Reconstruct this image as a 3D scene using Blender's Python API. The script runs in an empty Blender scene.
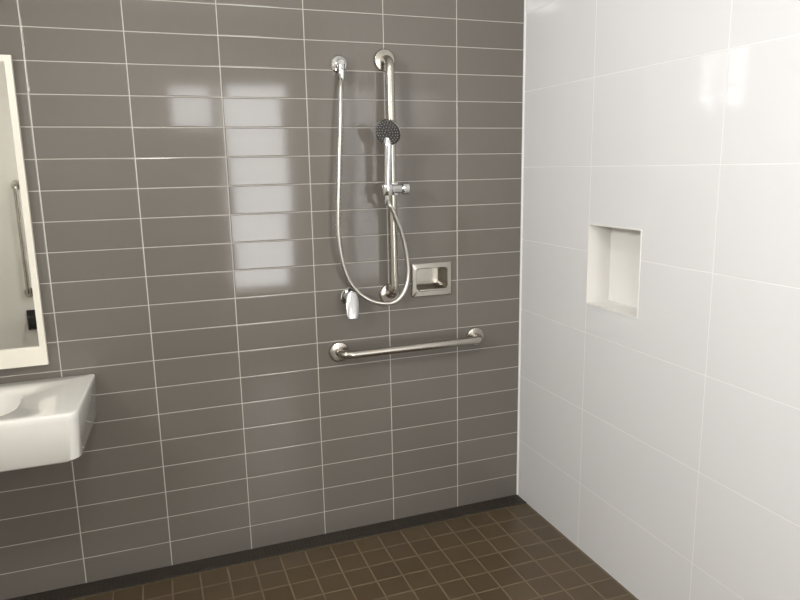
import bpy, bmesh, math
from mathutils import Matrix, Vector
scene=bpy.context.scene
scene.view_settings.view_transform='Standard'
scene.view_settings.look='None'
scene.view_settings.exposure=0.0
COL=bpy.context.collection

def lin(c): return tuple(((x/255)/12.92 if x/255<=0.04045 else ((x/255+0.055)/1.055)**2.4) for x in c)+(1,)

# ---------------------------------------------------------------- materials
def simple(name,col,rough=0.4,metal=0.0,noise=0.0,nscale=40,bump=0.0,coat=0.0):
    m=bpy.data.materials.new(name); m.use_nodes=True; nt=m.node_tree; N=nt.nodes; L=nt.links
    b=N['Principled BSDF']; b.inputs['Roughness'].default_value=rough; b.inputs['Metallic'].default_value=metal
    b.inputs['Coat Weight'].default_value=coat
    n=N.new('ShaderNodeTexNoise'); n.inputs['Scale'].default_value=nscale; n.inputs['Detail'].default_value=4
    g=N.new('ShaderNodeNewGeometry'); L.new(g.outputs['Position'],n.inputs['Vector'])
    mx=N.new('ShaderNodeMix'); mx.data_type='RGBA'
    c=lin(col); mx.inputs[6].default_value=c; mx.inputs[7].default_value=tuple(v*(1-noise) for v in c[:3])+(1,)
    L.new(n.outputs['Fac'],mx.inputs[0]); L.new(mx.outputs[2],b.inputs['Base Color'])
    if bump>0:
        bp=N.new('ShaderNodeBump'); bp.inputs['Strength'].default_value=bump; bp.inputs['Distance'].default_value=0.002
        L.new(n.outputs['Fac'],bp.inputs['Height']); L.new(bp.outputs['Normal'],b.inputs['Normal'])
    return m

def tile_mat(name,axU,axV,PU,PV,oU,oV,gw,tile,grout,rough,var=0.05,tilt=0.01,grough=0.7,soft=0.001,bump=0.5,noise=0.0,spec=0.5,gwh=None):
    m=bpy.data.materials.new(name); m.use_nodes=True; nt=m.node_tree; N=nt.nodes; L=nt.links
    b=N['Principled BSDF']; b.inputs['Specular IOR Level'].default_value=spec
    g=N.new('ShaderNodeNewGeometry'); s=N.new('ShaderNodeSeparateXYZ'); L.new(g.outputs['Position'],s.inputs[0])
    def M(op,a,bv=None,cv=None):
        n=N.new('ShaderNodeMath'); n.operation=op
        for i,v in enumerate((a,bv,cv)):
            if v is None: continue
            if isinstance(v,(int,float)): n.inputs[i].default_value=v
            else: L.new(v,n.inputs[i])
        return n.outputs[0]
    ids=[];ds=[]
    for ax,P,o in ((axU,PU,oU),(axV,PV,oV)):
        c=M('DIVIDE',M('SUBTRACT',s.outputs[ax],o),P)
        ids.append(M('FLOOR',c)); f=M('FRACT',c)
        ds.append(M('MULTIPLY',M('MINIMUM',f,M('SUBTRACT',1.0,f)),P))
    if gwh is not None: ds[1]=M('ADD',ds[1],(gw-gwh)/2)
    d=M('MINIMUM',ds[0],ds[1])
    mr=N.new('ShaderNodeMapRange'); mr.interpolation_type='SMOOTHSTEP'
    L.new(d,mr.inputs['Value']); mr.inputs['From Min'].default_value=gw/2-soft/2; mr.inputs['From Max'].default_value=gw/2+soft/2
    mask=mr.outputs[0]
    cb=N.new('ShaderNodeCombineXYZ'); L.new(ids[0],cb.inputs[0]); L.new(ids[1],cb.inputs[1])
    wn=N.new('ShaderNodeTexWhiteNoise'); wn.noise_dimensions='3D'; L.new(cb.outputs[0],wn.inputs['Vector'])
    nz=N.new('ShaderNodeTexNoise'); nz.inputs['Scale'].default_value=9; nz.inputs['Detail'].default_value=5; L.new(g.outputs['Position'],nz.inputs['Vector'])
    val=M('ADD',M('MULTIPLY_ADD',wn.outputs['Value'],var,1-var/2),M('MULTIPLY',M('SUBTRACT',nz.outputs['Fac'],0.5),noise))
    hs=N.new('ShaderNodeHueSaturation'); hs.inputs['Color'].default_value=lin(tile); L.new(val,hs.inputs['Value'])
    mx=N.new('ShaderNodeMix'); mx.data_type='RGBA'; L.new(mask,mx.inputs[0]); mx.inputs[6].default_value=lin(grout); L.new(hs.outputs[0],mx.inputs[7])
    L.new(mx.outputs[2],b.inputs['Base Color'])
    L.new(M('MULTIPLY_ADD',mask,rough-grough,grough),b.inputs['Roughness'])
    # pillow edges + slight per-tile lippage
    mr2=N.new('ShaderNodeMapRange'); mr2.interpolation_type='SMOOTHSTEP'; L.new(d,mr2.inputs['Value'])
    mr2.inputs['From Min'].default_value=gw/2-0.001; mr2.inputs['From Max'].default_value=gw/2+0.003
    bp=N.new('ShaderNodeBump'); bp.inputs['Strength'].default_value=bump; bp.inputs['Distance'].default_value=0.001
    L.new(mr2.outputs[0],bp.inputs['Height'])
    vs=N.new('ShaderNodeVectorMath'); vs.operation='SUBTRACT'; L.new(wn.outputs['Color'],vs.inputs[0]); vs.inputs[1].default_value=(.5,.5,.5)
    vm=N.new('ShaderNodeVectorMath'); vm.operation='SCALE'; L.new(vs.outputs[0],vm.inputs[0]); vm.inputs['Scale'].default_value=tilt
    va=N.new('ShaderNodeVectorMath'); va.operation='ADD'; L.new(bp.outputs[0],va.inputs[0]); L.new(vm.outputs[0],va.inputs[1])
    vn=N.new('ShaderNodeVectorMath'); vn.operation='NORMALIZE'; L.new(va.outputs[0],vn.inputs[0])
    L.new(vn.outputs[0],b.inputs['Normal'])
    return m

H=0.10173
M_GREY=tile_mat('grey_gloss_tile',0,2,0.3,H,0,0,0.0034,(112,107,101),(184,180,173),0.075,var=0.06,tilt=0.010,gwh=0.0025,bump=0.7)
M_WHITE=tile_mat('white_gloss_tile',1,2,0.581,0.3,-0.468,1.47,0.003,(225,225,226),(238,238,237),0.045,var=0.008,tilt=0.004,bump=0.3,gwh=0.0022)
M_FLOOR=tile_mat('brown_mosaic_tile',0,1,0.1,0.1,-0.005,-0.085,0.0042,(82,68,49),(122,108,86),0.28,var=0.18,tilt=0.02,noise=0.3)
M_WPAINT=simple('white_paint',(243,240,232),0.6,noise=0.02)
M_CEIL=simple('ceiling_paint',(238,237,234),0.8,noise=0.02)
M_CER=simple('white_ceramic',(240,238,232),0.08,noise=0.01,coat=0.5)
M_CREAM=simple('cream_frame',(240,235,222),0.35,noise=0.02)
M_CHROME=simple('chrome',(215,215,215),0.07,1.0,noise=0.03)
M_SATIN=simple('satin_chrome',(200,200,200),0.22,1.0,noise=0.03)
M_STEEL=simple('brushed_steel',(188,183,174),0.25,1.0,noise=0.12,nscale=120,bump=0.05)
M_HOSE=simple('metal_hose',(205,202,196),0.3,1.0,noise=0.2,nscale=300,bump=0.3)
M_GREYP=simple('grey_plastic',(92,92,92),0.35,noise=0.1)
M_DGREY=simple('spray_face_grey',(74,74,74),0.22,noise=0.1)
M_DARK=simple('dark_plastic',(40,38,36),0.5,noise=0.2)
M_MIRROR=simple('mirror_silver',(248,249,247),0.01,1.0)
M_SIL=simple('silicone_white',(244,243,241),0.35,noise=0.02)
M_DRAIN=simple('drain_dark',(64,57,49),0.6,noise=0.6,nscale=160,bump=0.6)
M_DOOR=simple('door_light_paint',(190,186,180),0.5,noise=0.05)
M_LAMP=simple('lamp_diffuser',(250,250,248),0.5)
M_GROUT=simple('niche_white_tile',(234,232,228),0.15,noise=0.01)

# ---------------------------------------------------------------- helpers
def mkobj(name,bm,mat,parent=None,smooth=False,angle=None):
    me=bpy.data.meshes.new(name); bmesh.ops.recalc_face_normals(bm,faces=bm.faces[:]); bm.to_mesh(me); bm.free()
    o=bpy.data.objects.new(name,me); COL.objects.link(o); me.materials.append(mat)
    if smooth:
        for p in me.polygons: p.use_smooth=True
        if angle:
            me.set_sharp_from_angle(angle=math.radians(angle))
    if parent: o.parent=parent
    return o
def empty(name,loc=(0,0,0)):
    e=bpy.data.objects.new(name,None); COL.objects.link(e); e.empty_display_size=0.05; return e
def box_bm(bm,lo,hi):
    r=bmesh.ops.create_cube(bm,size=1)
    for v in r['verts']:
        v.co=Vector([(lo[i]+hi[i])/2+v.co[i]*(hi[i]-lo[i]) for i in range(3)])
    return r['verts']
def box(name,lo,hi,mat,parent=None,bev=0,seg=3):
    bm=bmesh.new(); box_bm(bm,lo,hi)
    if bev: bmesh.ops.bevel(bm,geom=bm.edges[:],offset=bev,segments=seg,profile=0.5,affect='EDGES')
    return mkobj(name,bm,mat,parent,smooth=bool(bev),angle=40)
def basis(axis):
    a=Vector(axis).normalized(); t=Vector((0,0,1)) if abs(a.z)<0.9 else Vector((1,0,0))
    x=a.cross(t).normalized(); y=a.cross(x).normalized(); return x,y,a
def lathe(name,org,axis,prof,mat,parent=None,seg=48,angle=35):
    """prof = [(dist along axis, radius)...]"""
    x,y,a=basis(axis); bm=bmesh.new(); rings=[]; org=Vector(org)
    for d,r in prof:
        if r<1e-6: rings.append([bm.verts.new(org+a*d)])
        else: rings.append([bm.verts.new(org+a*d+(x*math.cos(2*math.pi*i/seg)+y*math.sin(2*math.pi*i/seg))*r) for i in range(seg)])
    for A,B in zip(rings,rings[1:]):
        if len(A)==1 and len(B)==1: continue
        for i in range(seg):
            j=(i+1)%seg
            if len(A)==1: bm.faces.new((A[0],B[i],B[j]))
            elif len(B)==1: bm.faces.new((A[i],A[j],B[0]))
            else: bm.faces.new((A[i],A[j],B[j],B[i]))
    return mkobj(name,bm,mat,parent,True,angle)
def smoothpath(pts,n=12):
    P=[Vector(p) for p in pts]; P=[P[0]*2-P[1]]+P+[P[-1]*2-P[-2]]; out=[]
    for i in range(1,len(P)-2):
        for k in range(n):
            t=k/n; a,b,c,d=P[i-1],P[i],P[i+1],P[i+2]
            out.append(0.5*((2*b)+(c-a)*t+(2*a-5*b+4*c-d)*t*t+(3*b-a-3*c+d)*t**3))
    out.append(P[-2]); return out
def tube(name,path,rad,mat,parent=None,seg=24,ribs=0):
    bm=bmesh.new(); path=[Vector(p) for p in path]; n=len(path); rings=[]
    T=(path[1]-path[0]).normalized(); x,y,_=basis(T)
    for i,p in enumerate(path):
        t=(path[min(i+1,n-1)]-path[max(i-1,0)]).normalized()
        q=T.rotation_difference(t); x=q@x; y=q@y; T=t
        r=rad(i/(n-1)) if callable(rad) else rad
        if ribs: r*=1+(0.10 if i%2 else -0.06)
        rings.append([bm.verts.new(p+(x*math.cos(2*math.pi*k/seg)+y*math.sin(2*math.pi*k/seg))*r) for k in range(seg)])
    for A,B in zip(rings,rings[1:]):
        for i in range(seg):
            j=(i+1)%seg; bm.faces.new((A[i],A[j],B[j],B[i]))
    bm.faces.new(rings[0]); bm.faces.new(rings[-1])
    return mkobj(name,bm,mat,parent,True,60)
def bent(pts,r,n=10):
    """polyline with filleted corners"""
    P=[Vector(p) for p in pts]; out=[P[0]]
    for i in range(1,len(P)-1):
        a=(P[i-1]-P[i]).normalized(); b=(P[i+1]-P[i]).normalized()
        s=P[i]+a*r; e=P[i]+b*r
        for k in range(n+1):
            t=k/n; out.append(s*(1-t)**2+P[i]*2*t*(1-t)+e*t*t)
    out.append(P[-1]); return out
def wall(name,axis,c0,c1,urange,zrange,holes,mat):
    """wall slab with real rectangular openings. axis 'y': plane y=c0, u=x. axis 'x': plane x=c0, u=y"""
    us=sorted(set(list(urange)+[h[0] for h in holes]+[h[1] for h in holes]))
    zs=sorted(set(list(zrange)+[h[2] for h in holes]+[h[3] for h in holes]))
    def inh(u,z): return any(h[0]<u<h[1] and h[2]<z<h[3] for h in holes)
    solid={(i,j):not inh((us[i]+us[i+1])/2,(zs[j]+zs[j+1])/2) for i in range(len(us)-1) for j in range(len(zs)-1)}
    bm=bmesh.new(); V={}
    def v(u,z,c):
        k=(round(u,5),round(z,5),c)
        if k not in V: V[k]=bm.verts.new((u,c,z) if axis=='y' else (c,u,z))
        return V[k]
    for (i,j),s in solid.items():
        if not s: continue
        q=[(us[i],zs[j]),(us[i+1],zs[j]),(us[i+1],zs[j+1]),(us[i],zs[j+1])]
        bm.faces.new([v(u,z,c0) for u,z in q]); bm.faces.new([v(u,z,c1) for u,z in q[::-1]])
        nb=[(i,j-1),(i+1,j),(i,j+1),(i-1,j)]
        for k in range(4):
            if not solid.get(nb[k],False):
                a,b=q[k],q[(k+1)%4]; bm.faces.new((v(*a,c0),v(*b,c0),v(*b,c1),v(*a,c1)))
    return mkobj(name,bm,mat)

# ---------------------------------------------------------------- room
XL,YF,ZC=-2.7,-3.5,2.7
soap=(-0.484,-0.348,0.985,1.077)
niche=(-0.748,-0.465,0.978,1.270)
wall('wall_back','y',0,0.12,(XL-0.12,0.0),(-0.1,ZC+0.1),[soap],M_GREY)
wall('wall_right','x',0,0.12,(YF-0.12,0.12),(-0.1,ZC+0.1),[niche],M_WHITE)
winL=(-2.02,-1.43,1.85,2.36)
wall('wall_left','x',XL,XL-0.12,(YF-0.12,0.12),(-0.1,ZC+0.1),[winL],M_WPAINT)
winF=(-0.82,-0.26,0.43,2.20); trn=(-1.22,-0.84,1.84,2.20)
wall('wall_front','y',YF,YF-0.12,(XL,0.0),(-0.1,ZC+0.1),[winF,trn],M_WPAINT)
box('floor',(XL,YF,-0.1),(0,0,0),M_FLOOR)
box('ceiling',(XL,YF,ZC),(0,0,ZC+0.1),M_CEIL)

# corner sealant and niche lining
box('trim_1',(-0.005,-0.006,0),(0.0,0.0,ZC),M_SIL)
n=empty('shower_wall_niche')
y0,y1,z0,z1=niche; d=0.10
t=0.005
bm=bmesh.new()
for lo,hi in [((-0.0015,y0,z0),(d,y0+t,z1)),((-0.0015,y1-t,z0),(d,y1,z1)),((-0.0015,y0+t,z0),(d,y1-t,z0+t)),((-0.0015,y0+t,z1-t),(d,y1-t,z1)),((d-t,y0+t,z0+t),(d,y1-t,z1-t))]:
    box_bm(bm,lo,hi)
mkobj('niche_lining',bm,M_GROUT,n)

# linear drain along the back wall
dr=empty('linear_floor_drain')
box('drain_channel',(-2.69,-0.080,0.0),(-0.002,-0.001,0.004),M_DRAIN,dr)
bm=bmesh.new(); x=-2.68
while x<-0.02:
    box_bm(bm,(x,-0.070,0.003),(x+0.007,-0.014,0.0065)); x+=0.016
mkobj('drain_grate_bars',bm,M_DRAIN,dr)
box('drain_edge',(-2.69,-0.084,0.0),(-0.002,-0.080,0.006),M_DRAIN,dr)

# windows
def winframe(name,axis,c,rng,mul,hor):
    e=empty(name); u0,u1,z0,z1=rng; w=0.03
    bm=bmesh.new()
    def bb(a0,a1,b0,b1):
        if axis=='x': box_bm(bm,(c-0.07,a0,b0),(c-0.03,a1,b1))
        else: box_bm(bm,(a0,c-0.07,b0),(a1,c-0.03,b1))
    bb(u0,u0+w,z0,z1); bb(u1-w,u1,z0,z1); bb(u0+w,u1-w,z0,z0+w); bb(u0+w,u1-w,z1-w,z1)
    for k in range(1,mul+1):
        m=u0+(u1-u0)*k/(mul+1); bb(m-w,m+w,z0+w,z1-w)
    for k in range(1,hor+1):
        m=z0+(z1-z0)*k/(hor+1); bb(u0+w,u1-w,m-0.008,m+0.008)
    mkobj('frame',bm,M_WPAINT,e)
winframe('window_1','x',XL,winL,1,2)
winframe('window_2','y',YF,winF,0,0)
winframe('window_3','y',YF,trn,0,0)
dd=empty('door_1')
box('door_leaf',(-1.72,YF+0.001,0.005),(-0.86,YF+0.04,1.80),M_DOOR,dd,bev=0.003)
box('door_frame_left',(-1.78,YF+0.001,0.0),(-1.725,YF+0.05,1.83),M_WPAINT,dd)
box('door_frame_right',(-0.855,YF+0.001,0.0),(-0.825,YF+0.05,1.83),M_WPAINT,dd)
lathe('door_knob',(-1.64,YF+0.04,1.0),(0,1,0),[(0,0),(0,0.028),(0.006,0.027),(0.008,0.010),(0.03,0.010),(0.036,0.024),(0.05,0.024),(0.056,0)],M_CHROME,dd)

# ---------------------------------------------------------------- vertical grab rail
g=empty('shower_grab_rail'); RX=-0.600; RY=-0.065; ZT,ZB=1.872,0.985
def flange(nm,x,z,r,par,mat=M_STEEL,y=0.0,h=0.012):
    lathe(nm,(x,y,z),(0,-1,0),[(0,0),(0.0,r),(h*0.55,r),(h*0.9,r*0.93),(h,r*0.85),(h,0)],mat,par)
flange('flange_top',RX,ZT,0.041,g); flange('flange_bottom',RX,ZB,0.041,g)
tube('rail',bent([(RX,-0.002,ZT),(RX,RY,ZT),(RX,RY,ZB),(RX,-0.002,ZB)],0.045),0.016,M_STEEL,g,seg=32)

# horizontal grab bar
g=empty('grab_bar'); GZ=0.771; GA,GB=-0.816,-0.219
flange('flange_left',GA,GZ,0.040,g); flange('flange_right',GB,GZ,0.040,g)
tube('bar',bent([(GA,-0.002,GZ),(GA,-0.07,GZ),(GB,-0.07,GZ),(GB,-0.002,GZ)],0.045),0.016,M_STEEL,g,seg=32)

# ---------------------------------------------------------------- hand shower
h=empty('hand_shower')
OX,OZ=-0.776,1.853
lathe('outlet_rosette',(OX,0,OZ),(0,-1,0),[(0,0),(0,0.032),(0.006,0.032),(0.012,0.027),(0.014,0.018),(0.03,0.016),(0.042,0.015),(0.046,0.010),(0.046,0)],M_CHROME,h)
lathe('outlet_elbow',(OX,-0.034,OZ+0.008),(0,0,-1),[(0,0),(0,0.010),(0.003,0.0135),(0.03,0.0135),(0.032,0.0115),(0.055,0.0105),(0.057,0)],M_CHROME,h)
SZ=1.400
lathe('slider_body',(RX,RY,SZ-0.024),(0,0,1),[(0,0.0165),(0,0.025),(0.004,0.027),(0.044,0.027),(0.048,0.025),(0.048,0.0165)],M_CHROME,h)
lathe('slider_cross',(RX-0.052,RY-0.022,SZ),(1,0,0),[(0,0),(0,0.013),(0.003,0.017),(0.085,0.017),(0.088,0.015),(0.088,0)],M_CHROME,h)
lathe('slider_knob',(RX+0.030,RY-0.022,SZ),(1,0,0),[(0,0),(0,0.020),(0.004,0.023),(0.024,0.022),(0.028,0.018),(0.028,0)],M_CHROME,h)
hd0=Vector((-0.636,-0.105,1.372)); hd1=Vector((-0.632,-0.118,1.585))
ax=(hd1-hd0).normalized()
lathe('cradle',hd0+ax*0.006,ax,[(0,0.012),(0,0.019),(0.003,0.021),(0.036,0.022),(0.04,0.020),(0.04,0.012)],M_CHROME,h)
tube('handle',smoothpath([hd0-ax*0.01,hd0+ax*0.05,hd0+ax*0.12,hd0+ax*0.19,hd1+Vector((0.002,0.010,0.02))],8),lambda t:0.0105+0.004*t+0.003*math.sin(t*3.14),M_CHROME,h)
nrm=Vector((-0.62,-0.66,-0.42)).normalized(); hc=Vector((-0.638,-0.134,1.604))
lathe('head_shell',hc-nrm*0.028,nrm,[(0,0),(0.001,0.016),(0.006,0.030),(0.013,0.042),(0.020,0.048),(0.026,0.050),(0.030,0.049),(0.030,0.044)],M_CHROME,h)
lathe('head_face',hc-nrm*0.028,nrm,[(0.031,0.0),(0.031,0.030),(0.0305,0.045),(0.026,0.045)],M_DGREY,h)
bm=bmesh.new(); bx,by,_=basis(nrm)
for ring,cnt in ((0.010,6),(0.021,12),(0.032,18),(0.040,24)):
    for k in range(cnt):
        a=2*math.pi*k/cnt; c=hc+nrm*0.0035+(bx*math.cos(a)+by*math.sin(a))*ring
        bmesh.ops.create_icosphere(bm,subdivisions=1,radius=0.0017,matrix=Matrix.Translation(c))
mkobj('nozzles',bm,M_HOSE,h)
hp=[(OX,-0.034,1.80),(-0.783,-0.042,1.76),(-0.791,-0.055,1.651),(-0.806,-0.058,1.437),(-0.814,-0.058,1.217),(-0.780,-0.058,1.062),(-0.707,-0.065,0.982),(-0.626,-0.095,0.965),(-0.570,-0.095,1.007),(-0.550,-0.088,1.084),(-0.567,-0.090,1.203),(-0.609,-0.100,1.312),tuple(hd0-ax*0.008)]
tube('hose',smoothpath(hp,26),0.0078,M_HOSE,h,seg=14,ribs=1)
lathe('hose_nut_top',(OX,-0.034,1.792),(0,0,1),[(0,0),(0,0.008),(0.004,0.0105),(0.025,0.0115),(0.025,0)],M_CHROME,h)
lathe('hose_nut_bottom',hd0-ax*0.03,ax,[(0,0),(0,0.008),(0.006,0.0105),(0.026,0.0115),(0.028,0)],M_CHROME,h)

# mixer tap
m=empty('shower_mixer_tap'); MX,MZ=-0.764,0.987
lathe('mixer_rosette',(MX,0,MZ),(0,-1,0),[(0,0),(0,0.036),(0.005,0.036),(0.009,0.032),(0.010,0)],M_CHROME,m)
lathe('mixer_body',(MX,-0.008,MZ),(0,-1,0),[(0,0),(0,0.024),(0.035,0.024),(0.045,0.023),(0.050,0.018),(0.052,0)],M_CHROME,m)
bm=bmesh.new()
P0=Vector((MX-0.002,-0.050,MZ+0.022)); dv=Vector((-0.10,-0.30,-0.75)).normalized(); sv=Vector((1,0,0)); sv=(sv-dv*sv.dot(dv)).normalized(); nv=dv.cross(sv)
rows=[]
for s,w,tk in ((0,0.020,0.010),(0.012,0.026,0.010),(0.045,0.027,0.008),(0.085,0.024,0.006),(0.10,0.017,0.004)):
    rows.append([bm.verts.new(P0+dv*s+sv*w*math.cos(a)+nv*tk*math.sin(a)) for a in [2*math.pi*k/20 for k in range(20)]])
for A,B in zip(rows,rows[1:]):
    for i in range(20): bm.faces.new((A[i],A[(i+1)%20],B[(i+1)%20],B[i]))
bm.faces.new(rows[0]); bm.faces.new(rows[-1])
mkobj('mixer_lever',bm,M_SATIN,m,True,50)

# ---------------------------------------------------------------- recessed soap dish
def rr(x0,x1,z0,z1,r,n=6):
    out=[]
    for cx,cz,a0 in ((x1-r,z1-r,0),(x0+r,z1-r,90),(x0+r,z0+r,180),(x1-r,z0+r,270)):
        for k in range(n+1):
            a=math.radians(a0+90*k/n); out.append((cx+r*math.cos(a),cz+r*math.sin(a)))
    return out
def loft(name,loops,mat,parent,cap0=False,cap1=True,angle=40):
    bm=bmesh.new(); R=[[bm.verts.new(p) for p in L] for L in loops]
    for A,B in zip(R,R[1:]):
        for i in range(len(A)):
            j=(i+1)%len(A); bm.faces.new((A[i],A[j],B[j],B[i]))
    if cap0: bm.faces.new(R[0])
    if cap1: bm.faces.new(R[-1])
    return mkobj(name,bm,mat,parent,True,angle)
s=empty('recessed_soap_dish'); x0,x1,z0,z1=-0.503,-0.329,0.962,1.098
def L(ins,r,y,dz0=0,dz1=0): return [(a,y,b) for a,b in rr(x0+ins,x1-ins,z0+ins+dz0,z1-ins-dz1,r)]
loft('dish_frame',[L(0,0.006,-0.0005),L(0,0.006,-0.006),L(0.003,0.006,-0.009),L(0.018,0.014,-0.009,0.008,0.002),L(0.021,0.014,-0.004,0.008,0.002),L(0.023,0.016,0.060,0.008,0.002),L(0.030,0.012,0.068,0.008,0.002)],M_STEEL,s)
box('dish_lip',(x0+0.03,-0.016,z0+0.022),(x1-0.03,-0.006,z0+0.030),M_STEEL,s,bev=0.003)

# ---------------------------------------------------------------- mirror
mi=empty('wall_mirror'); a0,a1,b0,b1=-2.44,-1.834,0.846,1.843; fy=-0.022
bm=bmesh.new()
sw,bw,tw=0.020,0.062,0.020
for lo,hi in [((a0,fy,b0),(a1,-0.001,b0+bw)),((a0,fy,b1-tw),(a1,-0.001,b1)),((a0,fy,b0+bw),(a0+sw,-0.001,b1-tw)),((a1-sw,fy,b0+bw),(a1,-0.001,b1-tw))]:
    box_bm(bm,lo,hi)
mkobj('mirror_frame',bm,M_CREAM,mi)
box('mirror_glass',(a0+sw,-0.012,b0+bw),(a1-sw,-0.002,b1-tw),M_MIRROR,mi)

# ---------------------------------------------------------------- basin
b=empty('wall_mounted_washbasin')
Z=0.792; BX0,BX1=-2.435,-1.695; BC=-2.065
def bl(xa,xb,yf,yb,z,rf,rb=0.006):
    out=[]
    for cx,cy,a0,r in ((xb-rb,yb-rb,0,rb),(xa+rb,yb-rb,90,rb),(xa+rf,yf+rf,180,rf),(xb-rf,yf+rf,270,rf)):
        for k in range(9):
            a=math.radians(a0+90*k/8); px,py=cx+r*math.cos(a),cy+r*math.sin(a)
            out.append((BC+(px-BC)*(1+0.16*py),py,z))
    return out
loft('basin_body',[bl(BX0+.035,BX1-.035,-0.36,-0.002,0.632,0.04),bl(BX0+.018,BX1-.018,-0.39,-0.002,0.634,0.04),bl(BX0+.008,BX1-.008,-0.402,-0.002,0.643,0.04),bl(BX0+.001,BX1-.001,-0.414,-0.002,0.77,0.035),
 bl(BX0,BX1,-0.415,-0.002,Z-0.007,0.035),bl(BX0+.002,BX1-.002,-0.413,-0.003,Z-0.002,0.034),bl(BX0+.007,BX1-.007,-0.408,-0.006,Z,0.032),
 bl(BC-.19,BC+.182,-0.375,-0.115,Z-0.001,0.09,0.09),bl(BC-.184,BC+.176,-0.369,-0.121,Z-0.008,0.086,0.086),
 bl(BC-.165,BC+.157,-0.35,-0.14,Z-0.07,0.08,0.08),bl(BC-.12,BC+.115,-0.31,-0.18,Z-0.105,0.06,0.06)],M_CER,b,cap0=True,cap1=True,angle=50)
lathe('basin_waste',(BC,-0.245,Z-0.105),(0,0,1),[(0,0),(0.0,0.022),(0.003,0.021),(0.004,0)],M_CHROME,b)
tube('basin_trap',bent([(BC-.05,-0.10,0.63),(BC-.05,-0.10,0.52),(BC-.05,-0.002,0.52)],0.05),0.018,M_CHROME,b)
tube('tap_spout',bent([(BC,-0.05,Z+0.06),(BC,-0.16,Z+0.075),(BC,-0.165,Z+0.05)],0.012),0.011,M_CHROME,b)
lathe('tap_body',(BC,-0.05,Z),(0,0,1),[(0,0),(0,0.026),(0.005,0.026),(0.008,0.022),(0.10,0.021),(0.105,0.018),(0.106,0)],M_CHROME,b)
box('tap_lever',(BC-.01,-0.10,Z+0.104),(BC+.01,-0.03,Z+0.114),M_CHROME,b,bev=0.003)

# ---------------------------------------------------------------- things on the front wall (seen in the mirror)
g=empty('vertical_handrail'); gx=-2.40
for k,zz in enumerate((1.40,0.56)):
    lathe('rail_flange_%d'%k,(gx,YF,zz),(0,1,0),[(0,0),(0,0.04),(0.01,0.038),(0.012,0)],M_STEEL,g)
tube('rail_tube',bent([(gx,YF+0.002,1.40),(gx,YF+0.07,1.40),(gx,YF+0.07,0.56),(gx,YF+0.002,0.56)],0.045),0.016,M_STEEL,g)
g=empty('toilet_roll_holder')
box('holder_plate',(-2.44,YF+0.001,0.26),(-2.34,YF+0.02,0.42),M_DARK,g,bev=0.004)
box('holder_cover',(-2.43,YF+0.018,0.28),(-2.35,YF+0.09,0.38),M_DARK,g,bev=0.012)

# ceiling lamp
c=empty('ceiling_lamp')
lathe('lamp_base',(-1.4,-2.1,ZC),(0,0,-1),[(0,0),(0,0.16),(0.02,0.16),(0.022,0)],M_WPAINT,c)
lathe('lamp_diffuser',(-1.4,-2.1,ZC-0.022),(0,0,-1),[(0,0),(0,0.15),(0.02,0.14),(0.035,0.10),(0.042,0)],M_LAMP,c)

# ---------------------------------------------------------------- lights
def area(name,loc,rot,sx,sy,P,col):
    l=bpy.data.lights.new(name,'AREA'); l.shape='RECTANGLE'; l.size=sx; l.size_y=sy; l.energy=P; l.color=col
    o=bpy.data.objects.new(name,l); COL.objects.link(o); o.location=loc; o.rotation_euler=rot
area('daylight_window_left',(XL-0.13,(winL[0]+winL[1])/2,(winL[2]+winL[3])/2),(0,-math.pi/2,0),winL[3]-winL[2],winL[1]-winL[0],76,(1,0.995,0.985))
area('daylight_window_front',((winF[0]+winF[1])/2,YF-0.13,(winF[2]+winF[3])/2),(math.pi/2,0,0),winF[1]-winF[0],winF[3]-winF[2],28,(1,0.99,0.97))
area('daylight_transom',((trn[0]+trn[1])/2,YF-0.13,(trn[2]+trn[3])/2),(math.pi/2,0,0),trn[1]-trn[0],trn[3]-trn[2],3.4,(1,0.99,0.97))
l=bpy.data.lights.new('ceiling_lamp_light','AREA'); l.shape='DISK'; l.size=0.3; l.energy=15; l.color=(1,0.975,0.94)
o=bpy.data.objects.new('ceiling_lamp_light',l); COL.objects.link(o); o.location=(-1.4,-2.1,ZC-0.07)
w=bpy.data.worlds.new('World'); scene.world=w; w.use_nodes=True
w.node_tree.nodes['Background'].inputs[0].default_value=(0.85,0.92,1,1); w.node_tree.nodes['Background'].inputs[1].default_value=1.0

# ---------------------------------------------------------------- camera
cam=bpy.data.cameras.new('camera'); co=bpy.data.objects.new('camera',cam); COL.objects.link(co)
cam.sensor_width=36; cam.lens=678.21*36/800; cam.clip_start=0.02
R=(Matrix.Rotation(-0.35277,3,'Z')@Matrix.Rotation(math.pi/2-0.19290,3,'X')@Matrix.Rotation(-0.01865,3,'Z'))
co.matrix_world=Matrix.Translation((-1.47873,-2.51338,1.47813))@R.to_4x4()
scene.camera=co
